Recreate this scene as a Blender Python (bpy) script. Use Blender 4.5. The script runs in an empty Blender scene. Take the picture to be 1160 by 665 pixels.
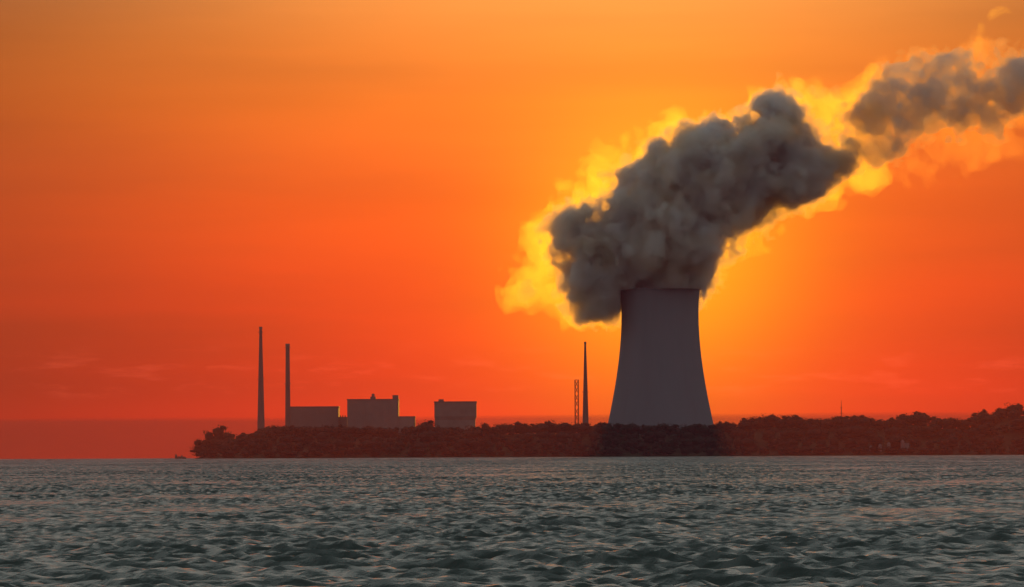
import bpy, bmesh, math, random
import numpy as np
from mathutils import Matrix, Vector

random.seed(7)
RNG = np.random.default_rng(7)
SC = bpy.context.scene
COL = SC.collection
R = math.radians
F_PX, CX, CY = 6630.0, 580.0, 332.5          # focal length and centre in photograph pixels
EARTH = 6371000.0
CAM_Z = 5.0

# ------------------------------------------------------------------ camera
PITCH, ROLL = R(1.525), R(-0.27)
cam_d = bpy.data.cameras.new('camera')
cam = bpy.data.objects.new('camera', cam_d)
COL.objects.link(cam)
CAM_M = Matrix.Rotation(R(90) + PITCH, 4, 'X') @ Matrix.Rotation(ROLL, 4, 'Z')
cam.matrix_world = Matrix.Translation((0, 0, CAM_Z)) @ CAM_M
cam_d.sensor_fit = 'HORIZONTAL'
cam_d.angle = 2 * math.atan(CX / F_PX)
cam_d.clip_start, cam_d.clip_end = 0.5, 120000
SC.camera = cam


def at(px, py, dist):
    """World point at forward distance `dist` that the photograph shows at (px, py)."""
    v = CAM_M.to_3x3() @ Vector(((px - CX) / F_PX, -(py - CY) / F_PX, -1.0))
    v *= dist / v.y
    return Vector((v.x, v.y, v.z + CAM_Z))


def sea(d):
    return -d * d / (2 * EARTH)


# ------------------------------------------------------------------ light, sky, exposure
SUN_DIR = (at(749, 284, 1000) - Vector((0, 0, CAM_Z))).normalized()
SUN_EL = math.asin(SUN_DIR.z)
SUN_AZ = math.atan2(SUN_DIR.x, SUN_DIR.y)

sun_d = bpy.data.lights.new('sun', 'SUN')
sun_d.energy = 3.0
sun_d.angle = R(0.5)
sun_d.color = (1.0, 0.43, 0.025)
sun = bpy.data.objects.new('sun', sun_d)
COL.objects.link(sun)
sun.rotation_euler = SUN_DIR.to_track_quat('Z', 'Y').to_euler()
sun.location = (0, 0, 900)


class NT:
    """Small helper to write node trees as expressions."""
    def __init__(self, tree):
        self.t = tree

    def new(self, kind, **kw):
        n = self.t.nodes.new(kind)
        for k, v in kw.items():
            setattr(n, k, v)
        return n

    def put(self, sock, v):
        if v is None:
            return
        if hasattr(v, 'is_output'):
            self.t.links.new(v, sock)
        else:
            sock.default_value = v

    def m(self, op, a, b=None, c=None, clamp=False):
        n = self.new('ShaderNodeMath', operation=op, use_clamp=clamp)
        for i, v in enumerate((a, b, c)):
            self.put(n.inputs[i], v)
        return n.outputs[0]

    def v(self, op, a, b=None, scale=None):
        n = self.new('ShaderNodeVectorMath', operation=op)
        self.put(n.inputs[0], a)
        self.put(n.inputs[1], b)
        if scale is not None:
            self.put(n.inputs['Scale'], scale)
        return n.outputs['Value'] if op in ('DOT_PRODUCT', 'LENGTH', 'DISTANCE') else n.outputs[0]

    def sep(self, a):
        n = self.new('ShaderNodeSeparateXYZ')
        self.put(n.inputs[0], a)
        return n.outputs

    def comb(self, x, y, z):
        n = self.new('ShaderNodeCombineXYZ')
        for i, q in enumerate((x, y, z)):
            self.put(n.inputs[i], q)
        return n.outputs[0]

    def noise(self, vec, scale, detail=4, rough=0.5, dist=0.0, out='Fac'):
        n = self.new('ShaderNodeTexNoise')
        self.put(n.inputs['Vector'], vec)
        n.inputs['Scale'].default_value = scale
        n.inputs['Detail'].default_value = detail
        n.inputs['Roughness'].default_value = rough
        n.inputs['Distortion'].default_value = dist
        return n.outputs[out]

    def ramp(self, fac, stops, interp='LINEAR'):
        n = self.new('ShaderNodeValToRGB')
        n.color_ramp.interpolation = interp
        el = n.color_ramp.elements
        while len(el) < len(stops):
            el.new(0.5)
        for e, (p, c) in zip(el, stops):
            e.position = p
            e.color = (*c, 1) if len(c) == 3 else c
        self.put(n.inputs[0], fac)
        return n.outputs[0]

    def mix(self, fac, a, b, blend='MIX'):
        n = self.new('ShaderNodeMix', data_type='RGBA', blend_type=blend)
        self.put(n.inputs[0], fac)
        self.put(n.inputs[6], a)
        self.put(n.inputs[7], b)
        return n.outputs[2]

    def smooth(self, x, lo, hi, a=0.0, b=1.0):
        n = self.new('ShaderNodeMapRange', interpolation_type='SMOOTHSTEP')
        self.put(n.inputs[0], x)
        for i, q in enumerate((lo, hi, a, b)):
            self.put(n.inputs[1 + i], q)
        return n.outputs[0]

    def curve(self, x, pts, x0, x1, y0, y1):
        """1-D curve through pts, in real units."""
        t = self.m('DIVIDE', self.m('SUBTRACT', x, x0), x1 - x0, clamp=True)
        n = self.new('ShaderNodeFloatCurve')
        c = n.mapping.curves[0]
        q = [((px - x0) / (x1 - x0), (py - y0) / (y1 - y0)) for px, py in pts]
        while len(c.points) < len(q):
            c.points.new(0.5, 0.5)
        for p, (a, b) in zip(c.points, q):
            p.location = (a, b)
            p.handle_type = 'VECTOR'
        n.mapping.update()
        self.put(n.inputs['Value'], t)
        return self.m('MULTIPLY_ADD', n.outputs[0], y1 - y0, y0)


world = bpy.data.worlds.new('World')
SC.world = world
world.use_nodes = True
world.node_tree.nodes.clear()
w = NT(world.node_tree)
dirv = w.v('NORMALIZE', w.new('ShaderNodeTexCoord').outputs['Generated'])
dx, dy, dz = w.sep(dirv)
elev = w.m('MULTIPLY', w.m('ARCSINE', dz), 180 / math.pi)
azim = w.m('MULTIPLY', w.m('ARCTAN2', dx, dy), 180 / math.pi)
elev_p = w.m('MAXIMUM', elev, 0.0)
nis = w.new('ShaderNodeTexSky', sky_type='NISHITA', sun_disc=False)
nis.sun_elevation, nis.sun_rotation = SUN_EL, SUN_AZ
nis.dust_density, nis.air_density, nis.ozone_density = 3.0, 1.0, 1.0
nis_l = w.v('SCALE', nis.outputs[0], scale=0.004)
away = w.smooth(w.m('ABSOLUTE', azim), 15.0, 70.0)
low = w.m('MAXIMUM', w.smooth(elev, 3.8, 8.0), away)
dome = w.ramp(w.m('DIVIDE', elev_p, 90.0, clamp=True), [
    (0.0, (0.15, 0.13, 0.12)), (8 / 90, (0.31, 0.345, 0.315)), (20 / 90, (0.27, 0.315, 0.295)),
    (45 / 90, (0.155, 0.195, 0.195)), (1.0, (0.12, 0.16, 0.165))])
dome = w.v('ADD', w.v('SCALE', dome, scale=low), nis_l)
# the afterglow: reddest at the horizon, golden a few degrees up, fading out of the picture
glow_c = w.ramp(w.m('DIVIDE', elev_p, 12.0, clamp=True), [
    (0.0, (0.78, 0.014, 0.008)), (0.8 / 12, (0.96, 0.020, 0.003)), (1.6 / 12, (1.02, 0.044, 0.001)),
    (2.4 / 12, (1.05, 0.092, 0.001)), (3.4 / 12, (1.0, 0.19, 0.012)), (4.5 / 12, (0.92, 0.30, 0.048)),
    (5.4 / 12, (0.40, 0.18, 0.06)), (6.6 / 12, (0.10, 0.07, 0.035)), (8.5 / 12, (0.0, 0.0, 0.0))])
da = w.m('DIVIDE', w.m('SUBTRACT', azim, 1.0), 5.2)
gl = w.m('EXPONENT', w.m('MULTIPLY', w.m('MULTIPLY', da, da), -1.0))
gl = w.m('MULTIPLY_ADD', gl, 1.10, 0.07)
# thin layers and wisps of cloud, long in azimuth
lay = w.noise(w.comb(w.m('MULTIPLY', azim, 0.16), w.m('MULTIPLY', elev, 1.5), 3.1), 1.0, 3, 0.55)
gl = w.m('MULTIPLY', gl, w.smooth(lay, 0.25, 0.75, 0.88, 1.12))
# a faint dusky layer of cloud low in the left
band = w.m('MULTIPLY', w.smooth(w.m('ADD', elev, w.m('MULTIPLY', lay, 0.5)), 0.55, 0.95), w.smooth(w.m('ADD', elev, w.m('MULTIPLY', lay, 0.5)), 1.75, 1.35))
band = w.m('MULTIPLY', band, w.smooth(azim, 1.5, -3.5))
gl = w.m('MULTIPLY', gl, w.m('MULTIPLY_ADD', band, -0.28, 1.0))
glow = w.v('SCALE', glow_c, scale=gl)
# aureole round the hidden sun
cs = w.v('DOT_PRODUCT', dirv, tuple(SUN_DIR))
th = w.m('MULTIPLY', w.m('ARCCOSINE', w.m('MINIMUM', cs, 0.9999999)), 180 / math.pi)
t1 = w.m('DIVIDE', th, 1.25)
au = w.m('EXPONENT', w.m('MULTIPLY', w.m('MULTIPLY', t1, t1), -1.0))
aur = w.v('SCALE', (0.36, 0.50, 0.0), scale=au)
t2 = w.m('DIVIDE', th, 3.0)
au2 = w.m('EXPONENT', w.m('MULTIPLY', w.m('MULTIPLY', t2, t2), -1.0))
aur2 = w.v('SCALE', (0.10, 0.055, 0.0), scale=au2)
wn = w.noise(w.comb(w.m('MULTIPLY', azim, 1.5), w.m('MULTIPLY', elev, 8.0), 0.0), 1.0, 5, 0.62)
wmask = w.m('MULTIPLY', w.smooth(elev, 0.45, 0.62), w.smooth(elev, 1.15, 0.75))
wisp = w.m('MULTIPLY', w.smooth(wn, 0.50, 0.70), wmask)
wisps = w.v('SCALE', (0.13, 0.022, 0.012), scale=wisp)
tot = w.v('ADD', w.v('ADD', glow, dome), w.v('ADD', w.v('ADD', aur, aur2), wisps))
bg = w.new('ShaderNodeBackground')
w.put(bg.inputs[0], tot)
bg.inputs[1].default_value = 1.0
wo = w.new('ShaderNodeOutputWorld')
w.put(wo.inputs['Surface'], bg.outputs[0])

SC.view_settings.view_transform = 'Standard'
SC.view_settings.look = 'None'
SC.view_settings.exposure = 0.0
SC.view_settings.gamma = 1.0
SC.view_settings.use_curve_mapping = False
SC.render.engine = 'CYCLES'
SC.cycles.use_denoising = True
SC.cycles.max_bounces = 10
SC.cycles.volume_bounces = 6
SC.cycles.transparent_max_bounces = 96
SC.cycles.volume_step_rate = 0.12
SC.cycles.volume_max_steps = 256


# ------------------------------------------------------------------ helpers
def tag(o, label=None, cat=None, group=None, kind=None):
    for k, v in (('label', label), ('category', cat), ('group', group), ('kind', kind)):
        if v:
            o[k] = v
    return o


def link(name, data, parent=None):
    o = bpy.data.objects.new(name, data)
    COL.objects.link(o)
    o.parent = parent
    return o


def mesh_np(name, co, faces_flat, nper, mat, smooth=False):
    me = bpy.data.meshes.new(name)
    nf = len(faces_flat) // nper
    me.vertices.add(len(co))
    me.vertices.foreach_set('co', np.ascontiguousarray(co, dtype=np.float32).ravel())
    me.loops.add(len(faces_flat))
    me.loops.foreach_set('vertex_index', np.ascontiguousarray(faces_flat, dtype=np.int32))
    me.polygons.add(nf)
    me.polygons.foreach_set('loop_start', np.arange(0, nf * nper, nper, dtype=np.int32))
    if smooth:
        me.polygons.foreach_set('use_smooth', np.ones(nf, dtype=bool))
    me.update(calc_edges=True)
    me.materials.append(mat)
    return me


def bm_mesh(name, bm, mat, smooth=False):
    bmesh.ops.recalc_face_normals(bm, faces=bm.faces)
    me = bpy.data.meshes.new(name)
    bm.to_mesh(me)
    bm.free()
    if smooth:
        for p in me.polygons:
            p.use_smooth = True
    me.materials.append(mat)
    return me


def box(bm, x0, x1, y0, y1, z0, z1, bevel=0.0):
    r = bmesh.ops.create_cube(bm, size=1.0)
    for v in r['verts']:
        v.co = Vector((x0 + (v.co.x + .5) * (x1 - x0), y0 + (v.co.y + .5) * (y1 - y0), z0 + (v.co.z + .5) * (z1 - z0)))
    if bevel:
        es = list({e for v in r['verts'] for e in v.link_edges})
        bmesh.ops.bevel(bm, geom=es, offset=bevel, segments=2, affect='EDGES')


def lathe(bm, prof, seg=48, cx=0, cy=0, closed=False):
    rings = []
    for r_, z in prof:
        rings.append([bm.verts.new((cx + r_ * math.cos(2 * math.pi * k / seg), cy + r_ * math.sin(2 * math.pi * k / seg), z)) for k in range(seg)])
    pairs = list(zip(rings, rings[1:]))
    if closed:
        pairs.append((rings[-1], rings[0]))
    for a, b in pairs:
        for k in range(seg):
            bm.faces.new((a[k], a[(k + 1) % seg], b[(k + 1) % seg], b[k]))
    return rings


def bar(bm, a, b, r_=0.1, seg=6):
    a, b = Vector(a), Vector(b)
    d = (b - a)
    q = d.to_track_quat('Z', 'Y')
    ra = [bm.verts.new(a + q @ Vector((r_ * math.cos(2 * math.pi * k / seg), r_ * math.sin(2 * math.pi * k / seg), 0))) for k in range(seg)]
    rb = [bm.verts.new(v.co + d) for v in ra]
    for k in range(seg):
        bm.faces.new((ra[k], ra[(k + 1) % seg], rb[(k + 1) % seg], rb[k]))
    bm.faces.new(ra)
    bm.faces.new(rb)


def material(name, col, rough=0.8, spec=0.3, var=0.15, scale=0.2, bump=0.0, streak=False):
    m = bpy.data.materials.new(name)
    m.use_nodes = True
    t = NT(m.node_tree)
    b = m.node_tree.nodes['Principled BSDF']
    co = t.new('ShaderNodeTexCoord').outputs['Object']
    if streak:
        co2 = t.v('MULTIPLY', co, (1, 1, 0.12))
    else:
        co2 = co
    n = t.noise(co2, scale, 5, 0.6)
    k = t.smooth(n, 0.25, 0.75, 1 - var, 1 + var)
    t.put(b.inputs['Base Color'], t.v('SCALE', tuple(col), scale=k))
    b.inputs['Roughness'].default_value = rough
    b.inputs['Specular IOR Level'].default_value = spec
    if bump:
        bn = t.new('ShaderNodeBump')
        bn.inputs['Strength'].default_value = bump
        t.put(bn.inputs['Height'], t.noise(co, scale * 4, 4))
        t.put(b.inputs['Normal'], bn.outputs[0])
    return m


M_CONC = material('tower_concrete', (0.215, 0.215, 0.26), 0.9, 0.2, 0.06, 0.05, 0.2, True)
M_STACK = material('stack_concrete', (0.15, 0.13, 0.13), 0.9, 0.2, 0.15, 0.1, 0.0, True)
M_STACKBAND = material('stack_steel_band', (0.16, 0.15, 0.15), 0.6, 0.4, 0.1, 0.5)
M_CLAD = material('metal_cladding', (0.165, 0.16, 0.16), 0.65, 0.4, 0.08, 0.1)
M_CLAD2 = material('dark_cladding', (0.13, 0.125, 0.125), 0.65, 0.4, 0.08, 0.1)
M_WALL = material('concrete_wall', (0.20, 0.19, 0.185), 0.9, 0.2, 0.12, 0.1)
M_STEEL = material('painted_steel', (0.20, 0.05, 0.035), 0.5, 0.5, 0.1, 0.5)
M_PALE = material('pale_paint', (0.17, 0.15, 0.155), 0.6, 0.4, 0.08, 0.4)
M_LAND = material('earth_and_scrub', (0.06, 0.055, 0.035), 1.0, 0.1, 0.35, 0.03)
M_ROCK = material('shore_rock', (0.12, 0.11, 0.10), 0.9, 0.3, 0.3, 0.3, 0.5)
M_BARK = material('bark', (0.06, 0.045, 0.035), 0.95, 0.1, 0.3, 1.0)
M_LEAF = material('foliage', (0.040, 0.044, 0.036), 0.8, 0.2, 0.15, 0.12)

_t = NT(M_LEAF.node_tree)
_p = M_LEAF.node_tree.nodes['Principled BSDF']
_tr = _t.new('ShaderNodeBsdfTranslucent')
_tr.inputs['Color'].default_value = (0.075, 0.055, 0.035, 1)
_mx = _t.new('ShaderNodeMixShader')
_mx.inputs[0].default_value = 0.4
_t.put(_mx.inputs[1], _p.outputs[0])
_t.put(_mx.inputs[2], _tr.outputs[0])
_t.put(M_LEAF.node_tree.nodes['Material Output'].inputs['Surface'], _mx.outputs[0])

# ------------------------------------------------------------------ water
WAVE_A = 0.0130


def build_water():
    m = bpy.data.materials.new('lake_water')
    m.use_nodes = True
    t = NT(m.node_tree)
    b = m.node_tree.nodes['Principled BSDF']
    b.inputs['Base Color'].default_value = (0.052, 0.066, 0.061, 1)
    b.inputs['Roughness'].default_value = 0.07
    b.inputs['IOR'].default_value = 1.333
    co = t.new('ShaderNodeTexCoord').outputs['Object']
    n1 = t.noise(co, 1.6, 4, 0.6, 0.3)
    h = t.m('MULTIPLY', n1, 0.16)
    bn = t.new('ShaderNodeBump')
    bn.inputs['Strength'].default_value = 0.8
    bn.inputs['Distance'].default_value = 1.0
    t.put(bn.inputs['Height'], h)
    t.put(b.inputs['Normal'], bn.outputs[0])

    rows = [2.0]
    while rows[-1] < 150:
        rows.append(rows[-1] * 1.10)
    while rows[-1] < 3500:
        rows.append(rows[-1] * 1.0026)
    while rows[-1] < 12500:
        rows.append(rows[-1] * 1.006)
    rows = np.array(rows)
    sp_r = np.gradient(rows)
    fine = np.linspace(-6.4, 6.4, 451)
    out = [6.4]
    step = 0.1
    while out[-1] + step < 180:
        out.append(out[-1] + step)
        step = min(step * 1.5, 9)
    out = np.array(out[1:])
    ang = np.radians(np.concatenate([-out[::-1], fine, out]))
    sp_a = np.gradient(ang)
    A, D = np.meshgrid(ang, rows)
    X = D * np.sin(A)
    Y = D * np.cos(A)
    SPR = np.broadcast_to(sp_r[:, None], X.shape)
    SPC = sp_a[None, :] * rows[:, None]
    Z = sea(D)
    DX = np.zeros_like(X)
    DY = np.zeros_like(X)
    GX_ = np.zeros_like(X)
    GY_ = np.zeros_like(X)
    rng = np.random.default_rng(11)
    n = 110
    lam = np.exp(rng.uniform(np.log(0.5), np.log(18.0), n))
    amp = WAVE_A * lam * np.exp(-(lam / 5.6) ** 2.0) * (0.5 + rng.random(n)) * np.clip(lam / 2.0, .45, 1) + 0.0008
    th_ = np.radians(-104 + rng.normal(0, 27, n))
    ph = rng.uniform(0, 2 * np.pi, n)
    # gusts: patches of rougher and calmer water
    gust = 1.0 + 0.30 * np.sin(X / 31 + Y / 95 + 1.0 + 1.3 * np.sin(Y / 170)) * np.sin(X / 47 - Y / 140 + 0.4) \
        + 0.32 * np.sin(X / 9.0 + 2 * np.sin(Y / 60) + Y / 41) * np.sin(Y / 23.0 + X / 37) + 0.2 * np.sin(X / 5.1 - Y / 29 + 2)
    for i in range(n):
        k = 2 * np.pi / lam[i]
        cx_, cy_ = math.cos(th_[i]), math.sin(th_[i])
        ly = lam[i] / max(abs(cy_), .05)
        lx = lam[i] / max(abs(cx_), .05)
        wgt = np.clip((ly / SPR - 1.5) / 1.5, 0, 1) * np.clip((lx / SPC - 1.5) / 1.5, 0, 1)
        p = k * (cx_ * X + cy_ * Y) + ph[i]
        s, c = np.sin(p), np.cos(p)
        a = amp[i] * gust
        GX_ -= a * k * cx_ * s
        GY_ -= a * k * cy_ * s
        a = a * wgt
        Z = Z + a * c
        DX -= 0.75 * a * cx_ * s
        DY -= 0.75 * a * cy_ * s
    X = X + DX
    Y = Y + DY
    nr, nc = X.shape
    co_ = np.stack([X, Y, Z], -1).reshape(-1, 3)
    idx = np.arange(nr * nc).reshape(nr, nc)
    f = np.stack([idx[:-1, :-1], idx[:-1, 1:], idx[1:, 1:], idx[1:, :-1]], -1).reshape(-1, 4)
    me = mesh_np('lake_water', co_, f.ravel(), 4, m, True)
    # waves too short for the mesh still tilt the surface normals
    # (the waves run towards the shore we look from: their steep fronts face -y)
    far = D > 60
    steep = np.clip((D - 40) / 300, 0, 1)
    GY_ = GY_ * (1 - steep) + (np.abs(GY_) * 0.95 + 0.085) * steep
    nrm = np.stack([np.where(far, -GX_, 0), np.where(far, -GY_, 0), np.ones_like(GX_)], -1).reshape(-1, 3)
    nrm /= np.linalg.norm(nrm, axis=1)[:, None]
    me.normals_split_custom_set_from_vertices(nrm)
    o = link('water', me)
    tag(o, 'choppy grey-green lake water', None, None, 'structure')


build_water()

# ------------------------------------------------------------------ land
SKY_X = [200, 213, 220, 228, 240, 248, 255, 262, 275, 283, 290, 300, 320, 340, 383, 400, 460, 475, 482, 490, 500, 540, 560, 600,
         640, 690, 720, 800, 812, 835, 850, 870, 900, 920, 955, 980, 1000, 1015, 1030, 1045, 1060, 1075, 1100, 1108, 1120, 1130, 1145, 1160, 1250, 1500]
SKY_Y = [514, 506, 498, 492, 482, 480, 482, 487, 489, 490, 484, 481, 478, 480, 479, 480, 481, 478, 476, 478, 481, 480, 477, 475,
         476, 476, 477, 478, 474, 474, 470, 468, 468, 471, 468, 469, 471, 468, 466, 465, 470, 470, 470, 464, 463, 459, 456, 455, 452, 470]
D_SHORE, D_TREE = 5430.0, 5560.0


def top_z(x):
    """Height of the wood's skyline above z=0 over world x (at the tree belt's distance)."""
    px = CX + x / D_TREE * F_PX
    py = float(np.interp(px, SKY_X, SKY_Y))
    return at(px, py, D_TREE).z


X_POINT = at(214, 510, D_SHORE).x
X_END = 1900.0


def shore_y(x):
    base = D_SHORE + 14 * math.sin(x / 90.0) + 8 * math.sin(x / 33.0 + 1)
    if x < X_POINT + 60:
        q = min(1.0, max(0.0, (X_POINT + 60 - x) / 60.0))
        base += 110 * q ** 2
    return base


def land_z(x, y):
    d0 = y - shore_y(x)
    H = max(1.5, top_z(x) - sea(D_SHORE) - 13.0)
    H = min(H, 40)
    edge = min(1.0, max(0.0, (x - X_POINT) / 45.0))
    u = min(1.0, max(0.0, d0 / 130.0))
    u = u * u * (3 - 2 * u)
    bank = min(1.0, max(0.0, d0 / 6.0)) * 1.6
    back = min(1.0, max(0.0, (y - 7300) / 300.0))
    u *= 1 - .4 * min(1.0, max(0.0, (d0 - 175) / 90.0))
    zz = (bank + (H - 1.6) * u) * (0.25 + 0.75 * edge) * (1 - back) - 3.0 * back
    if d0 < 0:
        zz = d0 * 0.15
    if x < X_POINT:
        zz -= (X_POINT - x) * 0.15
    return sea(y) + zz + 0.4 * math.sin(x * .21 + y * .13)


def build_land():
    xs = np.concatenate([np.arange(X_POINT - 20, 900, 8.0), np.arange(900, X_END, 40)])
    dys = [-20, -6, -2, 0, 2, 5, 10, 20, 35, 55, 80, 105, 130, 150, 180, 210, 245, 320, 500, 800, 1300, 1850, 1950, 2100, 2200]
    co, f = [], []
    for x in xs:
        s = shore_y(x)
        for d in dys:
            co.append((x, s + d, land_z(x, s + d)))
    nc = len(dys)
    for i in range(len(xs) - 1):
        for j in range(nc - 1):
            a = i * nc + j
            f += [a, a + nc, a + nc + 1, a + 1]
    me = mesh_np('land', np.array(co), np.array(f), 4, M_LAND, True)
    tag(link('land', me), 'low wooded headland', None, None, 'structure')


build_land()


# ------------------------------------------------------------------ trees
_b = bmesh.new()
bmesh.ops.create_icosphere(_b, subdivisions=1, radius=1.0)
_b.verts.ensure_lookup_table()
ICO_V = [np.array(v.co[:]) for v in _b.verts]
ICO_F = [[v.index for v in fc.verts] for fc in _b.faces]
_b.free()


def crown_mesh(seed, h, w_, dens=130, base=0.12):
    """Leaf clumps (small bent quads) through the volume of several lobes."""
    rng = np.random.default_rng(seed)
    lobes = [((0, 0, h * .58), w_ * .46, h * .36), ((0, 0, h * .30), w_ * .42, h * .24)]
    for k in range(8):
        a = rng.uniform(0, 2 * np.pi)
        rr = w_ * rng.uniform(.18, .36)
        lobes.append(((rr * math.cos(a), rr * math.sin(a), h * rng.uniform(base + .10, .84)), w_ * rng.uniform(.18, .30), h * rng.uniform(.13, .22)))
    co, f = [], []
    per = dens // len(lobes) + 1
    for li, (c, rx, rz) in enumerate(lobes):
        base_i = len(co)
        for q in ICO_V if li < 5 else ():
            co.append(np.array(c) + q * np.array([rx, rx, rz]) * rng.uniform(.62, .85))
        for tri in ICO_F if li < 5 else ():
            f += [base_i + k for k in tri]
        for _ in range(per):
            v = rng.normal(size=3)
            v /= np.linalg.norm(v)
            rad = rng.uniform(.45, 1.0) ** .6
            p = np.array(c) + v * rad * np.array([rx, rx, rz])
            s = rng.uniform(.22, .62) * h / 17
            a1 = rng.normal(size=3)
            a1 /= np.linalg.norm(a1)
            a2 = np.cross(a1, rng.normal(size=3))
            a2 /= np.linalg.norm(a2)
            nrm = np.cross(a1, a2) * s * .35
            i = len(co)
            co += [p - a1 * s - a2 * s * .6, p + a1 * s * .9 - a2 * s * .7, p + a1 * s + a2 * s * .6 + nrm, p - a1 * s * .8 + a2 * s * .8 - nrm]
            f += [i, i + 1, i + 2, i, i + 2, i + 3]
    return np.array(co), np.array(f)


def trunk_geo(h, r0=.32):
    bm = bmesh.new()
    prev = None
    lathe(bm, [(r0 * 1.5, -1.0), (r0, .8), (r0 * .8, h * .4), (r0 * .35, h * .8)], 7)
    for k in range(4):
        a = 1.1 + k * 1.7
        z = h * (.3 + .11 * k)
        bar(bm, (0, 0, z), (math.cos(a) * h * .17, math.sin(a) * h * .17, z + h * .18), r0 * .3, 5)
    return bm


PROTO = []
for s in range(7):
    hh = 17.0
    PROTO.append(crown_mesh(100 + s, hh, [14, 12, 16, 13, 11, 15, 13][s], 270))
tb = trunk_geo(17.0)
trunk_me = bm_mesh('trunk', tb, M_BARK)
tv = np.array([v.co[:] for v in trunk_me.vertices])[:28]
tf = []
for p in trunk_me.polygons:
    if max(p.vertices) >= 28:
        continue
    vs = list(p.vertices)
    for k in range(1, len(vs) - 1):
        tf += [vs[0], vs[k], vs[k + 1]]
tf = np.array(tf)
CROWN_ME = []
for s, (c_, f_) in enumerate(PROTO):
    CROWN_ME.append(mesh_np('crown', c_, f_, 3, M_LEAF))

# trees that stand out from the wood's skyline, each a thing of its own: px, py of the top, size, label
SOLO = [
    (247, 479.5, 1.15, 0, 'round-topped tree crowning the tip of the wooded point, left of the tall stack'),
    (236, 486, 0.95, 1, 'smaller round tree sloping down to the water at the tip of the wooded point'),
    (224, 495.5, 0.7, 2, 'lowest bushy tree at the very end of the point, above the water'),
    (276, 487.5, 0.9, 3, 'small pointed tree in the dip between the point and the tall stack'),
    (303, 480, 1.0, 5, 'broad tree against the foot of the tallest stack on its right side'),
    (482, 473.5, 1.05, 0, 'dome-shaped tree between the two blocky plant buildings'),
    (549, 476.5, 0.8, 4, 'thin spiky tree just right of the right-hand plant building'),
    (622, 474, 0.85, 1, 'small tree left of the lattice mast on the skyline'),
    (872, 466.5, 1.0, 2, 'broad tree on the first rise right of the cooling tower'),
    (902, 467, 0.95, 3, 'low round tree on the skyline left of the thin radio mast'),
    (968, 467.5, 0.9, 5, 'low spreading tree just right of the thin radio mast'),
    (1040, 463.5, 1.1, 0, 'broad round tree on the middle hump of the right-hand shore'),
    (1112, 462.5, 1.0, 6, 'round tree at the foot of the high wooded rise on the right'),
    (1148, 454.5, 1.1, 2, 'tall broad tree on top of the high wooded rise at right edge'),
]
for px, py, sc_, pr, lab in SOLO:
    p = at(px, py + 1.2, 5545.0)
    h = 17.0 * sc_
    root = link('tree', None)
    root.location = (p.x, p.y, p.z - h * .95)
    root.rotation_euler = (0, 0, random.uniform(0, 6.28))
    root.scale = (sc_ * 1.08, sc_ * 1.08, sc_)
    tag(root, lab, 'tree', 'trees standing out on the skyline of the shore')
    link('trunk', trunk_me, root)
    link('crown', CROWN_ME[pr], root)


def build_wood():
    cos, fs, off = [], [], 0
    tcos, tfs, toff = [], [], 0
    rng = np.random.default_rng(5)
    spots = []
    for row, (d0, sd, gap) in enumerate(((5, 2, 9), (32, 6, 9.5), (68, 8, 9.5), (105, 10, 6.5), (138, 8, 6.5), (166, 6, 9))):
        x = X_POINT + 6
        while x < 900:
            xx = x + rng.uniform(-5, 5)
            yy = shore_y(xx) + d0 + rng.normal(0, sd * .4)
            if yy > shore_y(xx) + 2:
                spots.append((xx, yy, row))
            x += gap * (1 if x < 560 else 1.5)
    for xx, yy, row in spots:
        zg = land_z(xx, yy)
        px = CX + xx / yy * F_PX
        tz = at(px, float(np.interp(px, SKY_X, SKY_Y)), yy).z + rng.uniform(-1.9, 0.0)
        h = rng.uniform(6, 10) if row in (0, 5) else rng.uniform(10, 16)
        h = min(h, tz - zg)
        if h < 3:
            if h < 1:
                continue
            h = max(h, 2.5)
        k = int(rng.integers(0, 7))
        s = h / 17.0
        wd = max(s, .6) * rng.uniform(1.15, 1.9)
        a = rng.uniform(0, 6.28)
        ca, sa = math.cos(a), math.sin(a)
        c, f = PROTO[k]
        q = np.empty_like(c)
        q[:, 0] = (c[:, 0] * ca - c[:, 1] * sa) * wd + xx
        q[:, 1] = (c[:, 0] * sa + c[:, 1] * ca) * wd + yy
        q[:, 2] = c[:, 2] * s * 1.02 + zg - .6
        cos.append(q)
        fs.append(f + off)
        off += len(q)
        q = tv * s + np.array([xx, yy, zg])
        tcos.append(q)
        tfs.append(tf + toff)
        toff += len(q)
    # scrub along the bank
    for _ in range(900):
        xx = rng.uniform(X_POINT + 2, 900)
        yy = shore_y(xx) + rng.uniform(1, 9)
        zg = land_z(xx, yy)
        c, f = PROTO[int(rng.integers(0, 7))]
        c = c[-320:][int(rng.integers(0, 4)) * 64:][:64]
        n4 = len(c) // 4
        c = c - c.mean(0)
        c = c * .55
        c[:, 2] = c[:, 2] * .5
        q = c + np.array([xx, yy, zg + 1.6])
        f2 = (np.arange(n4)[:, None] * 4 + np.array([0, 1, 2, 0, 2, 3])[None]).ravel()
        cos.append(q)
        fs.append(f2 + off)
        off += len(q)
    root = link('wood', None)
    tag(root, 'dark belt of trees along the far shore under the plant', 'wood', None, 'stuff')
    a = link('crown', mesh_np('wood_crowns', np.concatenate(cos), np.concatenate(fs), 3, M_LEAF), root)
    b = link('trunk', mesh_np('wood_trunks', np.concatenate(tcos), np.concatenate(tfs), 3, M_BARK), root)
    a['kind'] = b['kind'] = 'stuff'


build_wood()

# ------------------------------------------------------------------ cooling tower
D_TOWER = 5800.0
PXM = D_TOWER / F_PX
tc = at(747.5, 327, D_TOWER)
TOWER_TOP = tc.z
TOWER_X = tc.x


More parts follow.
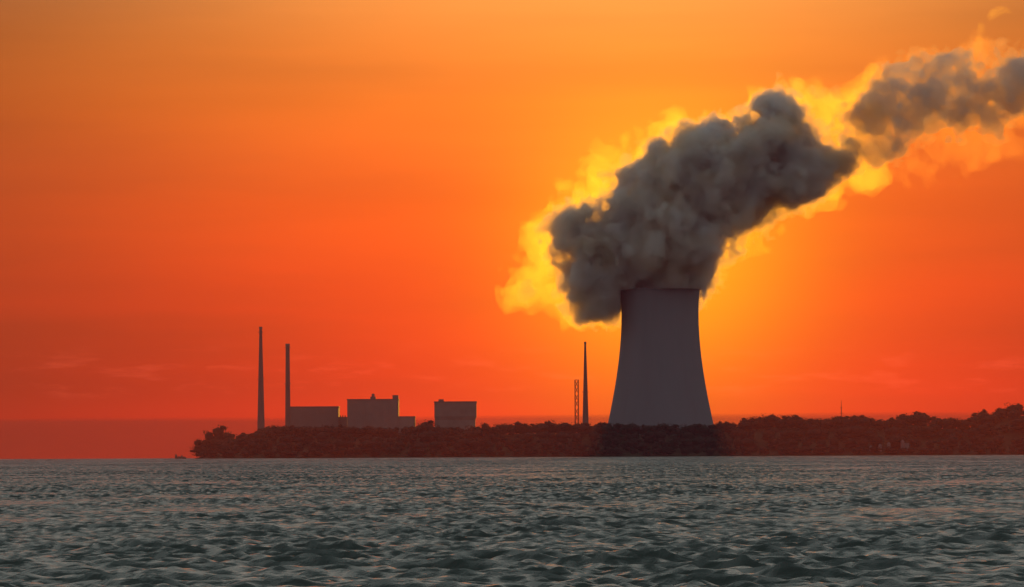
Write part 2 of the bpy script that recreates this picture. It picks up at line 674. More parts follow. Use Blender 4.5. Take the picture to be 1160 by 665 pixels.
def build_tower():
    root = link('cooling_tower', None)
    gz = sea(D_TOWER) + 7.0
    root.location = (TOWER_X, D_TOWER, gz)
    tag(root, 'huge grey hyperboloid cooling tower with steam pouring from its mouth', 'cooling tower')
    H = TOWER_TOP - gz
    # radius against height below the rim, read from the silhouette
    zz = np.array([0, 8, 20, 40, 60, 80, 100, 120, 140, 155, 165, 185])
    rr = np.array([45.3, 44.4, 43.7, 43.7, 44.8, 46.8, 49.6, 53.0, 57.0, 60.2, 62.4, 67.0]) * PXM
    def rad(z):                                     # z above ground
        return float(np.interp((H - z) / PXM, zz, rr))
    prof_o = [(rad(z), z) for z in np.linspace(9.0, H, 60)]
    # smooth the interpolated profile
    pr = np.array(prof_o)
    for _ in range(8):
        pr[1:-1, 0] = (pr[:-2, 0] + 2 * pr[1:-1, 0] + pr[2:, 0]) / 4
    prof = [tuple(p) for p in pr]
    inner = [(r_ - 0.9, z) for r_, z in reversed(prof)]
    bm = bmesh.new()
    lathe(bm, prof + inner, 128, closed=True)
    link('shell', bm_mesh('shell', bm, M_CONC, True), root)
    bm = bmesh.new()
    rt = prof[-1][0]
    lathe(bm, [(rt + .02, H - 1.6), (rt + 0.9, H - 1.5), (rt + 0.9, H + .1), (rt - 1.2, H + .1), (rt - 1.2, H - .3), (rt + .02, H - .3)], 128, closed=True)
    link('rim', bm_mesh('rim', bm, M_CONC), root)
    bm = bmesh.new()
    rb = prof[0][0]
    lathe(bm, [(rb + 5, 0), (rb + 5, 1.6), (rb + 4.4, 1.6), (rb + 4.4, 0)], 96, closed=True)
    link('basin', bm_mesh('basin', bm, M_WALL), root)
    bm = bmesh.new()
    bar(bm, (0, 0, 0), (0, 0, 1), 0.55, 8)
    col_me = bm_mesh('column', bm, M_CONC)
    for k in range(48):
        for sgn in (-1, 1):
            a0 = 2 * math.pi * (k + .5 * (sgn < 0)) / 48
            a1 = a0 + sgn * math.pi / 48
            p0 = Vector(((rb + 3.2) * math.cos(a0), (rb + 3.2) * math.sin(a0), 0.0))
            p1 = Vector(((rb - .3) * math.cos(a1), (rb - .3) * math.sin(a1), 9.4))
            o = link('column', col_me, root)
            o.location = p0
            o.rotation_euler = (p1 - p0).to_track_quat('Z', 'Y').to_euler()
            o.scale = (1, 1, (p1 - p0).length)


build_tower()


# ------------------------------------------------------------------ chimneys and masts
def stack(px, py, r_top, r_bot_px, dist, label, bands):
    p = at(px, py, dist)
    gz = land_z(p.x, dist)
    H = p.z - gz
    s = dist / F_PX
    root = link('chimney_stack', None)
    root.location = (p.x, dist, gz)
    tag(root, label, 'chimney', 'chimney stacks of the power plant')
    r0, r1 = r_bot_px * s, r_top * s
    n = 24
    out = []
    for i in range(n + 1):
        u = i / n
        out.append((r0 + (r1 - r0) * (1 - (1 - u) ** 1.5 if False else u), H * u))
    bm = bmesh.new()
    lathe(bm, out + [(r1 - .35, H), (r1 - .35, H - 6)], 28)
    link('shaft', bm_mesh('shaft', bm, M_STACK, True), root)
    bm = bmesh.new()
    lathe(bm, [(r1 + .003, H - 2.2), (r1 + .3, H - 2.0), (r1 + .3, H + .12), (r1 - .4, H + .12), (r1 - .4, H - .2), (r1 + .003, H - .2)], 28, closed=True)
    link('cap', bm_mesh('cap', bm, M_STACKBAND), root)
    for u in bands:
        rr = r0 + (r1 - r0) * u
        bm = bmesh.new()
        z = H * u
        lathe(bm, [(rr + .01, z - .15), (rr + .9, z - .1), (rr + .9, z + .1), (rr + .01, z + .12)], 28, closed=True)
        for k in range(14):
            a = 2 * math.pi * k / 14
            bar(bm, ((rr + .85) * math.cos(a), (rr + .85) * math.sin(a), z), ((rr + .85) * math.cos(a), (rr + .85) * math.sin(a), z + 1.1), .05, 4)
        lathe(bm, [(rr + .8, z + 1.05), (rr + .9, z + 1.05), (rr + .9, z + 1.15), (rr + .8, z + 1.15)], 28, closed=True)
        link('platform', bm_mesh('platform', bm, M_STACKBAND), root)
    bm = bmesh.new()
    for k in (-.25, .25):
        bar(bm, (k, -r0 - .25, 2), (k, -r1 - .25, H - 1), .05, 4)
    for i in range(int(H / 1.5)):
        z = 2 + i * 1.5
        if z > H - 1:
            break
        rr = r0 + (r1 - r0) * z / H + .25 + (r1 - r0) * 0
        bar(bm, (-.25, -rr, z), (.25, -rr, z), .03, 4)
    link('ladder', bm_mesh('ladder', bm, M_STACKBAND), root)


stack(295.3, 370.3, 1.5, 4.6, 5640.0, 'tallest slender tapering chimney stack, leftmost of the plant', (.55, .95))
stack(325.8, 389.5, 2.2, 3.3, 5700.0, 'straight chimney stack standing at the left end of the long low building', (.6, .96))
stack(662.9, 387.3, 1.0, 4.1, 5720.0, 'lone tapering chimney stack just left of the cooling tower', (.5,))


def lattice(px, py, half_px, dist, label, name, cat, n, rleg, rbrace):
    p = at(px, py, dist)
    gz = land_z(p.x, dist)
    H = p.z - gz
    root = link(name, None)
    root.location = (p.x, dist, gz)
    root.rotation_euler = (0, 0, 0.12)
    tag(root, label, cat)
    hw = half_px * dist / F_PX
    cs = [(-hw, -hw), (hw, -hw), (hw, hw), (-hw, hw)]
    for cx_, cy_ in cs:
        bm = bmesh.new()
        bar(bm, (cx_, cy_, 0), (cx_, cy_, H), rleg, 6)
        link('leg', bm_mesh('leg', bm, M_STEEL), root)
    dz_ = H / n
    bm = bmesh.new()
    bar(bm, (-hw, -hw, 0), (hw, -hw, dz_), rbrace, 5)
    bar_me = bm_mesh('brace', bm, M_STEEL)
    for i in range(n):
        for k in range(4):
            o = link('brace', bar_me, root)
            o.location = (0, 0, i * dz_)
            o.rotation_euler = (0, 0, k * math.pi / 2)
            if i % 2:
                o.scale = (-1, 1, 1)
    return root, H, hw


root, H_, hw_ = lattice(653.2, 430.5, 1.9, 5690.0, 'red steel lattice mast left of the lone chimney stack', 'lattice_mast', 'mast', 9, .26, .30)
bm = bmesh.new()
box(bm, -hw_ * 1.25, hw_ * 1.25, -hw_ * 1.25, hw_ * 1.25, H_ - .3, H_ + .3)
link('platform', bm_mesh('platform', bm, M_STEEL), root)

p = at(953, 453.5, 5650.0)
gz = land_z(p.x, 5650.0)
root = link('radio_mast', None)
root.location = (p.x, 5650.0, gz)
tag(root, 'thin radio mast rising from the trees on the right-hand shore', 'mast')
bm = bmesh.new()
lathe(bm, [(.42, 0), (.36, (p.z - gz) * .7), (.16, p.z - gz)], 10)
link('pole', bm_mesh('pole', bm, M_STEEL), root)
for k, u in enumerate((.62, .78)):
    bm = bmesh.new()
    bar(bm, (-1.6 + .5 * k, 0, (p.z - gz) * u), (1.6 - .5 * k, 0, (p.z - gz) * u), .22, 6)
    link('crossarm', bm_mesh('crossarm', bm, M_STEEL), root)


# ------------------------------------------------------------------ plant buildings
def span(px0, px1, py, dist):
    a, b = at(px0, py, dist), at(px1, py, dist)
    return a.x, b.x, (a.z + b.z) / 2


def part(root, name, mat, x0, x1, y0, y1, z0, z1, bev=0.0):
    bm = bmesh.new()
    ox, oy, oz = root.location
    box(bm, x0 - ox, x1 - ox, y0 - oy, y1 - oy, z0 - oz, z1 - oz, bev)
    return link(name, bm_mesh(name, bm, mat), root)


def ribs(root, x0, x1, y, z0, z1, step, mat, name='pilaster', wdt=.6):
    bm = bmesh.new()
    box(bm, -wdt / 2, wdt / 2, -.35, -.003, 0, z1 - z0)
    me = bm_mesh(name, bm, mat)
    n = max(1, int((x1 - x0) / step))
    for i in range(n + 1):
        o = link(name, me, root)
        o.location = (x0 + .5 + (x1 - x0 - 1) * i / n - root.location.x, y - root.location.y, z0 - root.location.z)


def building(px0, px1, py, dist, depth, name, label, mat):
    x0, x1, z = span(px0, px1, py, dist)
    gz = land_z((x0 + x1) / 2, dist) - 1.5
    root = link(name, None)
    root.location = ((x0 + x1) / 2, dist + depth / 2, gz)
    tag(root, label, 'building', 'blocky buildings of the power plant')
    return root, x0, x1, gz, z


# long low hall right of the second stack
D1 = 5720.0
root, x0, x1, gz, z = building(327.5, 383.3, 460.8, D1, 45, 'turbine_hall', 'long low flat-roofed hall joined to the second chimney stack', M_CLAD)
part(root, 'wall', M_CLAD, x0, x1, D1, D1 + 45, gz, z - .8)
part(root, 'parapet', M_CLAD2, x0 - .35, x1 + .35, D1 - .35, D1 + 45.35, z - .8 + .003, z + .4)
ribs(root, x0, x1, D1, gz, z - 1.0, 6.5, M_CLAD)
a0, a1, az_ = span(383.3, 393.2, 472.3, D1 + 3)
part(root, 'annex', M_WALL, x1 + .003, a1 - .003, D1 + 3, D1 + 30, gz, az_)
for q in (385.5, 388.3, 391):
    b0, b1, bz = span(q - .6, q + .6, 470.6, D1 + 8)
    part(root, 'vent', M_CLAD2, b0, b1, D1 + 8, D1 + 11, az_ + .003, bz)

# taller central block
D2 = 5690.0
root, x0, x1, gz, z = building(393.3, 451.2, 452.3, D2, 50, 'reactor_building', 'tall central block with rooftop vent and raised right corner', M_CLAD)
part(root, 'wall', M_CLAD, x0, x1, D2, D2 + 50, gz, z - .8)
part(root, 'parapet', M_CLAD2, x0 - .35, x1 + .35, D2 - .35, D2 + 50.35, z - .8 + .003, z + .3)
ribs(root, x0, x1, D2, gz, z - 1.0, 7.2, M_CLAD)
c0, c1, cz = span(444.6, 451.2, 447.6, D2)
part(root, 'stair_tower', M_CLAD2, c0, c1, D2 + 1, D2 + 12, z + .303, cz)
v0, v1, vz = span(419.6, 425.6, 449.2, D2 + 10)
part(root, 'vent_house', M_CLAD2, v0, v1, D2 + 10, D2 + 16, z + .303, vz)
v2, v3, vz2 = span(420.8, 424.4, 446.0, D2 + 10)
bm = bmesh.new()
lathe(bm, [(1.5, vz + .003 - gz), (1.5, vz2 - gz - .8), (1.0, vz2 - gz), (0.02, vz2 - gz + .1)], 20, (v2 + v3) / 2 - root.location.x, D2 + 13 - root.location.y)
link('vent_drum', bm_mesh('vent_drum', bm, M_CLAD2), root)
w0, w1, wz = span(451.2, 470.0, 472.6, D2 + 2)
part(root, 'wing', M_WALL, x1 + .003, w1, D2 + 2, D2 + 36, gz, wz)
part(root, 'wing_parapet', M_CLAD2, x1 + .36, w1 + .3, D2 + 1.7, D2 + 36.3, wz + .003, wz + .9)

# right-hand block, a wide upper storey over a slightly narrower lower one
D3 = 5700.0
root, x0, x1, gz, z = building(492.0, 539.6, 455.0, D3, 42, 'containment_building', 'single square block standing apart, nearest to the cooling tower', M_WALL)
_, _, zm = span(492, 539, 473.5, D3)
bm = bmesh.new()
ox, oy, oz = root.location
xa, xb = x0 - ox, x1 - ox
ya, yb = D3 - oy, D3 + 42 - oy
inset = 1.2
zl = [gz - oz, zm - oz - 2, zm - oz + 1.5, z - oz - 1.0]
ins = [inset, inset, 0, 0]
rg = []
for zz_, i_ in zip(zl, ins):
    rg.append([bm.verts.new(q) for q in ((xa + .3 * i_, ya + i_, zz_), (xb - i_, ya + i_, zz_), (xb - i_, yb - i_, zz_), (xa + .3 * i_, yb - i_, zz_))])
for a, b in zip(rg, rg[1:]):
    for k in range(4):
        bm.faces.new((a[k], a[(k + 1) % 4], b[(k + 1) % 4], b[k]))
bm.faces.new(rg[0])
bm.faces.new(rg[-1])
link('wall', bm_mesh('wall', bm, M_WALL), root)
part(root, 'parapet', M_CLAD2, x0 - .4, x1 + .4, D3 - .4, D3 + 42.4, z - 1.0 + .003, z + .3)
ribs(root, x0, x1, D3, zm + 1.6, z - 1.1, 8.0, M_WALL)
r0_, r1_, rz_ = span(496.8, 502.6, 452.3, D3 + 5)
part(root, 'roof_unit', M_CLAD2, r0_, r1_, D3 + 5, D3 + 11, z + .303, rz_)


# ------------------------------------------------------------------ small things on the shore
def silo(px, py, wpx, label, shoulder=False):
    d = 5424.0
    p = at(px, py, d)
    gz = land_z(p.x, d + 14)
    d = d + 14
    root = link('pale_silo', None)
    root.location = (p.x, d, gz - .5)
    tag(root, label, 'silo', 'pale upright shapes at the water edge')
    r_ = wpx * d / F_PX / 2
    H = p.z - gz + .5
    bm = bmesh.new()
    lathe(bm, [(r_, 0), (r_, H * .82)], 20)
    link('body', bm_mesh('body', bm, M_PALE, True), root)
    bm = bmesh.new()
    lathe(bm, [(r_ * 1.06, H * .82), (r_ * 1.06, H * .84), (r_ * .25, H * .98), (r_ * .2, H), (.01, H)], 20)
    link('roof', bm_mesh('roof', bm, M_PALE), root)
    if shoulder:
        bm = bmesh.new()
        box(bm, r_ + .05, r_ + 4.2, -2, 2, 0, H * .72)
        link('annex', bm_mesh('annex', bm, M_PALE), root)


silo(987.5, 504.5, 3.2, 'shortest faint pale silo at the water edge, leftmost of four')
silo(998.0, 503.0, 3.8, 'faint pale silo at the water edge, second from left of four')
silo(1008.0, 500.8, 4.0, 'slim pale silo at the water edge, third from left of four')
silo(1023.5, 498.0, 4.4, 'tallest pale silo with a low annex, rightmost of four at the water edge', True)

rp = at(203.5, 513.5, 5500.0)
root = link('rock_islet', None)
root.location = (rp.x, 5500.0, sea(5500) - .3)
tag(root, 'tiny dark rock islet just off the tip of the wooded point', 'rock')
for k, (ox, s_, hh) in enumerate(((-3.2, 1.2, 5.2), (-.6, 1.5, 2.6), (2.2, 1.9, 3.2), (4.6, 1.2, 2.2))):
    bm = bmesh.new()
    bmesh.ops.create_icosphere(bm, subdivisions=3, radius=1.0)
    for v in bm.verts:
        n_ = 1 + .25 * math.sin(v.co.x * 5 + k) * math.sin(v.co.z * 4 + 2 * k) + .12 * math.sin(v.co.y * 9 + k)
        v.co = Vector((v.co.x * s_ * n_ + ox, v.co.y * s_ * n_, v.co.z * hh * n_ * .8 + .4))
    link('boulder', bm_mesh('boulder', bm, M_ROCK), root)

# ------------------------------------------------------------------ steam plume
# centre line, half height and density read along x (photograph pixels at the tower's distance)
FR_UP = [(566, 338), (575, 314), (590, 306), (600, 262), (612, 248), (630, 238), (645, 205), (662, 180), (680, 163), (700, 153), (722, 152),
         (745, 143), (766, 130), (790, 140), (810, 127), (830, 110), (850, 94), (872, 92), (892, 92), (915, 88), (940, 92), (952, 104), (975, 92),
         (990, 76), (1012, 66), (1040, 56), (1070, 50), (1100, 48), (1130, 50), (1160, 52), (1210, 40), (1260, 25), (1330, 10), (1420, 0)]
FR_LO = [(566, 340), (575, 360), (598, 364), (612, 352), (630, 356), (650, 360), (680, 362), (702, 350), (720, 345), (780, 345), (793, 331),
         (803, 318), (815, 293), (830, 276), (850, 267), (880, 262), (910, 252), (935, 246), (960, 240), (985, 220), (1010, 214), (1040, 204),
         (1080, 205), (1100, 194), (1140, 180), (1160, 165), (1210, 165), (1260, 160), (1330, 150), (1420, 140)]
CO_UP = [(630, 262), (643, 240), (660, 236), (690, 232), (702, 196), (720, 184), (740, 171), (762, 164), (780, 160), (800, 146), (820, 139),
         (835, 127), (852, 133), (870, 106), (884, 103), (900, 124), (914, 153), (932, 158), (948, 166), (962, 182), (972, 150), (985, 118), (1000, 95),
         (1020, 74), (1050, 68), (1080, 64), (1110, 68), (1128, 66), (1160, 80), (1210, 70), (1260, 55), (1330, 40), (1420, 25)]
CO_LO = [(630, 266), (643, 306), (650, 330), (660, 345), (675, 354), (690, 352), (702, 342), (720, 342), (780, 342), (792, 328),
         (804, 306), (815, 284), (830, 268), (850, 256), (870, 248), (900, 236), (925, 223), (942, 200), (962, 178), (972, 146), (985, 126), (1000, 150),
         (1016, 170), (1040, 152), (1080, 142), (1110, 126), (1130, 142), (1146, 132), (1160, 118), (1210, 120), (1260, 120), (1330, 110), (1420, 95)]
VOX = 2.8
GX0, GX1, GZ0, GZ1, GHY = 556.0, 1290.0, 385.0, -28.0, 92.0     # the plume's box: photograph pixels, half depth in metres


def lattice_noise(shape, cell, rng):
    """Smooth random field in -1..1 with features of `cell` grid steps, on a lattice turned away from the axes."""
    q = rng.normal(size=4)
    q /= np.linalg.norm(q)
    a, b, c, d = q
    M = np.array([[1 - 2 * (c * c + d * d), 2 * (b * c - a * d), 2 * (b * d + a * c)],
                  [2 * (b * c + a * d), 1 - 2 * (b * b + d * d), 2 * (c * d - a * b)],
                  [2 * (b * d - a * c), 2 * (c * d + a * b), 1 - 2 * (b * b + c * c)]], np.float32) / cell
    n = 64
    g = rng.uniform(-1, 1, (n, n, n)).astype(np.float32)
    ix = [np.arange(m, dtype=np.float32) for m in shape]
    cs = []
    for r_ in range(3):
        u = M[r_, 0] * ix[0][:, None, None] + M[r_, 1] * ix[1][None, :, None] + M[r_, 2] * ix[2][None, None, :] + 1000.0
        i = np.floor(u).astype(np.int32)
        fr = u - i
        cs.append((i % n, (i + 1) % n, fr * fr * (3 - 2 * fr)))
    (x0, x1, fx), (y0, y1, fy), (z0, z1, fz) = cs
    def lz(xi, yi):
        v0 = g[xi, yi, z0]
        return v0 + (g[xi, yi, z1] - v0) * fz
    def ly(xi):
        v0 = lz(xi, y0)
        return v0 + (lz(xi, y1) - v0) * fy
    v0 = ly(x0)
    return v0 + (ly(x1) - v0) * fx


def surface_nets(F, org, h):
    """Closed quad mesh of the F > 0 region (F is negative on the border of the box)."""
    S = F > 0
    nx, ny, nz = F.shape
    c = np.zeros((nx - 1, ny - 1, nz - 1), np.int8)
    for i in (0, 1):
        for j in (0, 1):
            for k in (0, 1):
                c += S[i:nx - 1 + i, j:ny - 1 + j, k:nz - 1 + k]
    act = (c > 0) & (c < 8)
    ci = np.argwhere(act)
    acc = np.zeros((len(ci), 3))
    cnt = np.zeros(len(ci))
    for ax in range(3):
        o1, o2 = [q for q in range(3) if q != ax]
        for u in (0, 1):
            for v in (0, 1):
                p0 = ci.copy()
                p0[:, o1] += u
                p0[:, o2] += v
                p1 = p0.copy()
                p1[:, ax] += 1
                f0 = F[tuple(p0.T)]
                f1 = F[tuple(p1.T)]
                cr = (f0 > 0) != (f1 > 0)
                t_ = np.where(cr, f0 / np.where(cr, f0 - f1, 1), 0)
                q = p0.astype(float)
                q[:, ax] += t_
                acc += q * cr[:, None]
                cnt += cr
    co = acc / cnt[:, None] * h + np.array(org)
    idx = np.full(act.shape, -1, np.int64)
    idx[act] = np.arange(len(ci))
    fs = []
    for ax in range(3):
        o1, o2 = [(1, 2), (2, 0), (0, 1)][ax]
        sl0 = [slice(None)] * 3
        sl1 = [slice(None)] * 3
        sl0[ax], sl1[ax] = slice(0, -1), slice(1, None)
        e = np.argwhere(S[tuple(sl0)] != S[tuple(sl1)])
        e = e[(e[:, o1] > 0) & (e[:, o2] > 0) & (e[:, o1] < F.shape[o1] - 1) & (e[:, o2] < F.shape[o2] - 1)]
        flip = S[tuple(e.T)]
        q = []
        for d1, d2 in ((1, 1), (0, 1), (0, 0), (1, 0)):
            p_ = e.copy()
            p_[:, o1] -= d1
            p_[:, o2] -= d2
            q.append(idx[tuple(p_.T)])
        q = np.stack(q, 1)
        q[~flip] = q[~flip][:, ::-1]
        fs.append(q)
    return co, np.concatenate(fs)


def puffs(up, lo, n, rmin, rmax, seed, depth=0.9, edge=0.55, keep=None, grow=0.0):
    """Balls filling the outline between two curves; each as big as its place allows, small ones towards the edge."""
    rng = np.random.default_rng(seed)
    ux, uy = zip(*up)
    lx, ly = zip(*lo)
    res = []
    xs = np.arange(up[0][0], min(up[-1][0], GX1), 2.0)
    U = np.interp(xs, ux, uy)
    L = np.interp(xs, lx, ly)
    wgt = np.maximum(L - U, 0.5)
    cw = np.cumsum(wgt) / wgt.sum()
    while len(res) < n:
        i = int(np.searchsorted(cw, rng.random()))
        px = xs[i] + rng.uniform(-1, 1)
        h = (L[i] - U[i]) / 2
        v = rng.uniform(-1, 1)
        w_ = rng.uniform(-1, 1)
        if v * v + w_ * w_ > 1:
            continue
        py = (U[i] + L[i]) / 2 + v * h
        # distance to the outline, in pixels
        dd = np.min(np.hypot(np.concatenate([xs - px, xs - px]), np.concatenate([U - py, L - py])))
        rad = math.sqrt(max(0, 1 - v * v)) * h * depth
        r_ = min(dd * (1 + .25 * rng.random()) + grow, rng.uniform(rmin, rmax))
        r_ = max(r_, rmin * edge)
        yy = w_ * max(0.0, rad - .6 * r_) * PXM / max(1e-3, math.sqrt(max(1e-3, 1 - v * v))) if rad > 0 else 0
        yy = float(np.clip(yy, -(GHY - 8 - r_ * PXM), GHY - 8 - r_ * PXM))
        if keep is not None and not keep(px, py, rng):
            continue
        p_ = at(px, py, D_TOWER + yy)
        res.append((p_.x, p_.y, p_.z, r_ * PXM))
    return res


BITES = [(664, 250, 6), (676, 246, 8), (688, 236, 9), (690, 222, 9), (694, 208, 8), (636, 290, 9), (646, 288, 8), (656, 291, 6), (716, 214, 4), (712, 220, 3),
         (820, 130, 4), (856, 132, 6), (850, 140, 4), (898, 150, 3), (936, 190, 4), (952, 192, 4), (845, 262, 4), (1018, 112, 5), (1010, 140, 4)]


def build_plume():
    a_, b_ = at(GX0, GZ0, D_TOWER), at(GX1, GZ1, D_TOWER)
    org = np.array([a_.x, D_TOWER - GHY, a_.z])
    shape = (int((b_.x - a_.x) / VOX), int(2 * GHY / VOX), int((b_.z - a_.z) / VOX))
    rng = np.random.default_rng(21)
    n1 = lattice_noise(shape, 16, rng)
    n2 = lattice_noise(shape, 7.5, rng)
    n3 = lattice_noise(shape, 3.6, rng)
    n4 = lattice_noise(shape, 1.9, rng)
    nrng = np.random.default_rng(77)

    def field(balls, amps, bites=()):
        F = np.full(shape, -30.0, np.float32)
        for x, y, z, r_ in balls:
            c_ = (np.array([x, y, z]) - org) / VOX
            m_ = (r_ + 30) / VOX
            lo_ = np.maximum(0, (c_ - m_).astype(int))
            hi_ = np.minimum(shape, (c_ + m_).astype(int) + 2)
            if (hi_ <= lo_).any():
                continue
            gx, gy, gz_ = np.ogrid[lo_[0]:hi_[0], lo_[1]:hi_[1], lo_[2]:hi_[2]]
            d_ = r_ - VOX * np.sqrt((gx - c_[0]) ** 2 + (gy - c_[1]) ** 2 + (gz_ - c_[2]) ** 2)
            sub = F[lo_[0]:hi_[0], lo_[1]:hi_[1], lo_[2]:hi_[2]]
            np.maximum(sub, d_.astype(np.float32), out=sub)
        sh = [int(v) for v in nrng.integers(0, 60, 3)]
        def rolled(n_):
            return np.roll(n_, sh, (0, 1, 2))
        base = F
        F = F + amps[0] * n1 + amps[1] * n2 + amps[2] * rolled(n3) + amps[3] * rolled(n4)
        F[base < -20] = -5
        # ragged gaps where the light behind breaks through
        for px, py, r_ in bites:
            p_ = at(px, py, D_TOWER)
            d_ = np.sqrt((org[0] + VOX * np.arange(shape[0])[:, None, None] - p_.x) ** 2 + (org[2] + VOX * np.arange(shape[2])[None, None, :] - p_.z) ** 2)
            i0, i1 = np.searchsorted(org[0] + VOX * np.arange(shape[0]), (p_.x - 45, p_.x + 45))
            F[i0:i1] = np.minimum(F[i0:i1], (d_ - r_ * PXM)[i0:i1] + (5 * n2 + 5 * n3 + 2 * n4)[i0:i1])
        # no steam outside the mouth below the rim
        xx = org[0] + VOX * np.arange(shape[0])[:, None, None] - TOWER_X
        yy = org[1] + VOX * np.arange(shape[1])[None, :, None] - D_TOWER
        zz = org[2] + VOX * np.arange(shape[2])[None, None, :] - TOWER_TOP
        rr_ = np.sqrt(xx ** 2 + yy ** 2)
        lid = (zz < 0.4) & (rr_ > 36.5) & (np.abs(xx) < np.where(yy < 0, 41.2, 39)) & (yy < 60)
        F[np.broadcast_to(lid, shape)] = -5
        for ax in range(3):
            sl = [slice(None)] * 3
            for e in (slice(0, 2), slice(-2, None)):
                sl[ax] = e
                F[tuple(sl)] = -5
                sl[ax] = slice(None)
        return F

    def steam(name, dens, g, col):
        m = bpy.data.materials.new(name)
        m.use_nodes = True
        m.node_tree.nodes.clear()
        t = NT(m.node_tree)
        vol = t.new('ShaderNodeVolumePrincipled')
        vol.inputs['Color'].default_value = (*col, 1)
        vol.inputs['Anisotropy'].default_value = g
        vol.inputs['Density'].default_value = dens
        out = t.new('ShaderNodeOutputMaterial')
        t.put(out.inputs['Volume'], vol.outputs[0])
        return m

    root = link('steam_plume', None)
    root.location = PL_ORG
    tag(root, 'billowing grey steam plume with glowing yellow edges rising from the cooling tower', 'steam')

    def emit(name, F, mat):
        co, f = surface_nets(F, org - np.array(PL_ORG), VOX)
        me = mesh_np(name, co, f.ravel(), 4, mat, True)
        return link(name, me, root)

    core_up = [p for p in CO_UP if p[0] <= 962]
    core_lo = [p for p in CO_LO if p[0] <= 962]
    tail_up = [p for p in CO_UP if p[0] >= 985]
    tail_lo = [p for p in CO_LO if p[0] >= 985]
    core = puffs(core_up, core_lo, 1500, 7, 27, 1)
    # the column leaving the mouth of the tower
    for k in range(60):
        a = rng.uniform(0, 6.28)
        q = rng.uniform(0, 27) if k > 20 else 27
        core.append((TOWER_X + q * math.cos(a), D_TOWER + q * math.sin(a), TOWER_TOP + rng.uniform(-9, 12), 12.0))
    # fingers of dense steam on top, and the drift out of the picture
    for px, py, r_ in ((862, 134, 9), (868, 124, 8), (873, 114, 7), (878, 106, 5), (886, 118, 7), (836, 134, 7), (834, 128, 5), (946, 172, 8), (955, 166, 6), (905, 136, 7)):
        for _ in range(2):
            p_ = at(px + rng.uniform(-2, 2), py + rng.uniform(-2, 2), D_TOWER + rng.uniform(-14, 14))
            core.append((p_.x, p_.y, p_.z, r_ * PXM))
    # torn-off darker scraps in the bright fringe
    scraps = []
    for px, py, r_ in ((596, 337, 4), (626, 315, 4), (688, 200, 6), (655, 221, 5), (676, 250, 5), (925, 106, 5), (938, 104, 5), (972, 130, 5), (600, 330, 4), (640, 300, 5), (905, 150, 6)):
        dirx, dirz = rng.uniform(-1, 1), rng.uniform(-1, 1)
        for k in range(9):
            u = rng.uniform(-1, 1)
            p_ = at(px + 11 * dirx * u + rng.uniform(-3, 3), py + 9 * dirz * u + rng.uniform(-3, 3), D_TOWER + rng.uniform(-12, 12))
            scraps.append((p_.x, p_.y, p_.z, r_ * PXM * rng.uniform(.45, 1.0)))

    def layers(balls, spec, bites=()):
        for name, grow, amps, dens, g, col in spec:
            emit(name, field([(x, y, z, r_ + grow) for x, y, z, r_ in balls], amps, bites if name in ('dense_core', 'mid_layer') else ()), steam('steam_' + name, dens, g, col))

    layers(core, (('dense_core', -3.5, (7, 10, 10, 6), 0.15, 0.38, STEAM_COL),
                  ('mid_layer', -1.0, (10, 13, 13, 8), 0.065, 0.4, STEAM_COL),
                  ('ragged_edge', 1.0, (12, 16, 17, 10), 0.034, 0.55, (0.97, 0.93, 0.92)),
                  ('wispy_edge', 3.0, (15, 18, 16, 8), 0.014, 0.65, (0.99, 0.76, 0.55))),  # reddened sunlight at the edge is put into the steam colour
           BITES)
    layers(scraps, (('torn_scraps', 1.0, (3, 4, 6, 4), 0.022, 0.55, (0.99, 0.72, 0.50)),))  # orange of the low sun set in the scraps' colour
    tail = puffs(tail_up, tail_lo, 230, 3, 14, 2, 1.0, .6)
    for px in range(1070, 1290, 4):
        p_ = at(px + rng.uniform(-4, 4), 98 - (px - 1100) * .06 + rng.uniform(-16, 16), D_TOWER + rng.uniform(-14, 14))
        tail.append((p_.x, p_.y, p_.z, rng.uniform(7, 13) + (7 if px > 1125 else 0)))
    for px, py, r_ in ((962, 150, 4), (970, 140, 4), (968, 128, 3), (978, 132, 5), (980, 146, 4), (988, 140, 6), (992, 156, 5), (1000, 164, 5), (1004, 108, 5), (996, 112, 4)):
        p_ = at(px, py, D_TOWER + rng.uniform(-10, 10))
        tail.append((p_.x, p_.y, p_.z, r_ * PXM * 1.2))
    layers(tail, (('trailing_puffs', -1.0, (11, 16, 15, 8), 0.060, 0.3, STEAM_COL),
                  ('trailing_wisps', 3.0, (14, 18, 17, 9), 0.020, 0.5, (0.99, 0.74, 0.56))))  # the wisps' warm tint is sunset light painted into their colour
    fr = puffs([p for p in FR_UP if p[0] <= 990], [p for p in FR_LO if p[0] <= 985] + [(990, 217)], 640, 6, 22, 3, 0.95, .7)
    veil = puffs([(955, 104)] + [p for p in FR_UP if p[0] >= 975], [(955, 241)] + [p for p in FR_LO if p[0] >= 960], 260, 6, 20, 4, 0.9, .7)
    emit('trailing_veil', field(veil, (11, 13, 10, 3)) - 2.0, steam('steam_veil', 0.0035, 0.68, (0.99, 0.62, 0.30)))  # duller glow away from the sun, made with an oranger steam colour
    # curl drifting up at the far end and a small drip left of the rim
    curl = []
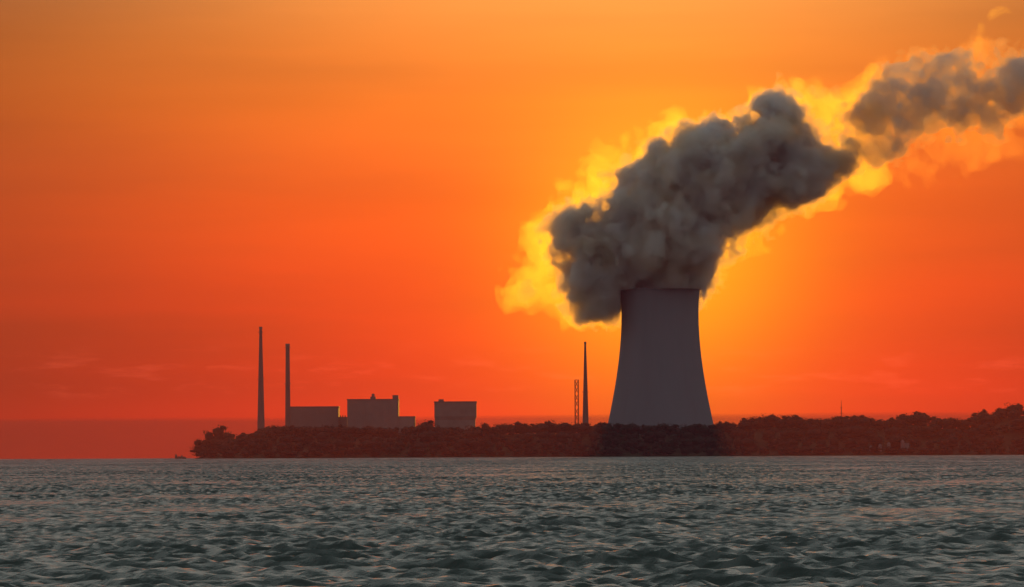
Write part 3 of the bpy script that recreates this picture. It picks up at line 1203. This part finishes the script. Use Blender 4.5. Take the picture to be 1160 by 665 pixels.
    for pts in ([(1098, 80, 9), (1103, 62, 7), (1108, 50, 6), (1110, 40, 5), (1112, 31, 5), (1117, 23, 5.5), (1124, 17, 6), (1133, 13, 6), (1143, 12, 5.5), (1151, 16, 4.5)],
                [(648, 356, 7), (642, 363, 5), (640, 370, 3.6), (638, 377, 2.6)]):
        for (ax_, ay_, ar_), (bx_, by_, br_) in zip(pts, pts[1:]):
            for u in (0, .25, .5, .75):
                p_ = at(ax_ + (bx_ - ax_) * u, ay_ + (by_ - ay_) * u, D_TOWER)
                curl.append((p_.x, p_.y, p_.z, (ar_ + (br_ - ar_) * u) * PXM * .85))
    F = np.maximum(field(fr, (12, 15.0, 11.0, 4.0)) - 2.0, field(curl, (0.5, 1.5, 3.0, 2.5)))
    emit('thin_fringe', F, steam('steam_thin', 0.0055, 0.74, (0.995, 0.84, 0.28)))  # yellow backlight partly painted in: steam colour scatters little blue


PL_ORG = Vector((TOWER_X, D_TOWER, TOWER_TOP))
STEAM_COL = (0.955, 0.968, 0.99)
build_plume()

# ------------------------------------------------------------------ haze, far fog bank
def volume_mat(name, col, dens, g, absorb=None):
    m = bpy.data.materials.new(name)
    m.use_nodes = True
    m.node_tree.nodes.clear()
    t = NT(m.node_tree)
    vol = t.new('ShaderNodeVolumePrincipled')
    vol.inputs['Color'].default_value = (*col, 1)
    vol.inputs['Density'].default_value = dens
    vol.inputs['Anisotropy'].default_value = g
    out = t.new('ShaderNodeOutputMaterial')
    t.put(out.inputs['Volume'], vol.outputs[0])
    return m


bm = bmesh.new()
box(bm, -12800, 12800, -12800, 12800, -16, 640)
hz = link('haze', bm_mesh('haze', bm, volume_mat('haze_air', (0.99, 0.27, 0.36), 3.0e-5, 0.32)))
tag(hz, 'thin sunset haze over the lake and the plant', 'haze', None, 'stuff')

bm = bmesh.new()
z_top = at(100, 472.5, 15000).z
rings = []
for a in np.radians(np.linspace(-40, 40, 81)):
    zt = z_top + 3 * math.sin(a * 31) + 1.5 * math.sin(a * 97 + 1)
    rings.append([bm.verts.new((d * math.sin(a), d * math.cos(a), z)) for d, z in ((18500, -120), (18500, zt * 18500 / 15000), (21500, zt * 18500 / 15000), (21500, -120))])
for a, b in zip(rings, rings[1:]):
    for k in range(4):
        bm.faces.new((a[k], b[k], b[(k + 1) % 4], a[(k + 1) % 4]))
bm.faces.new(rings[0])
bm.faces.new(rings[-1])
fb = link('fog_bank', bm_mesh('fog_bank', bm, volume_mat('fog', (0.08, 0.04, 0.06), 2.4e-4, 0.0)))
tag(fb, 'low flat-topped bank of fog along the horizon behind the plant', 'fog', None, 'stuff')
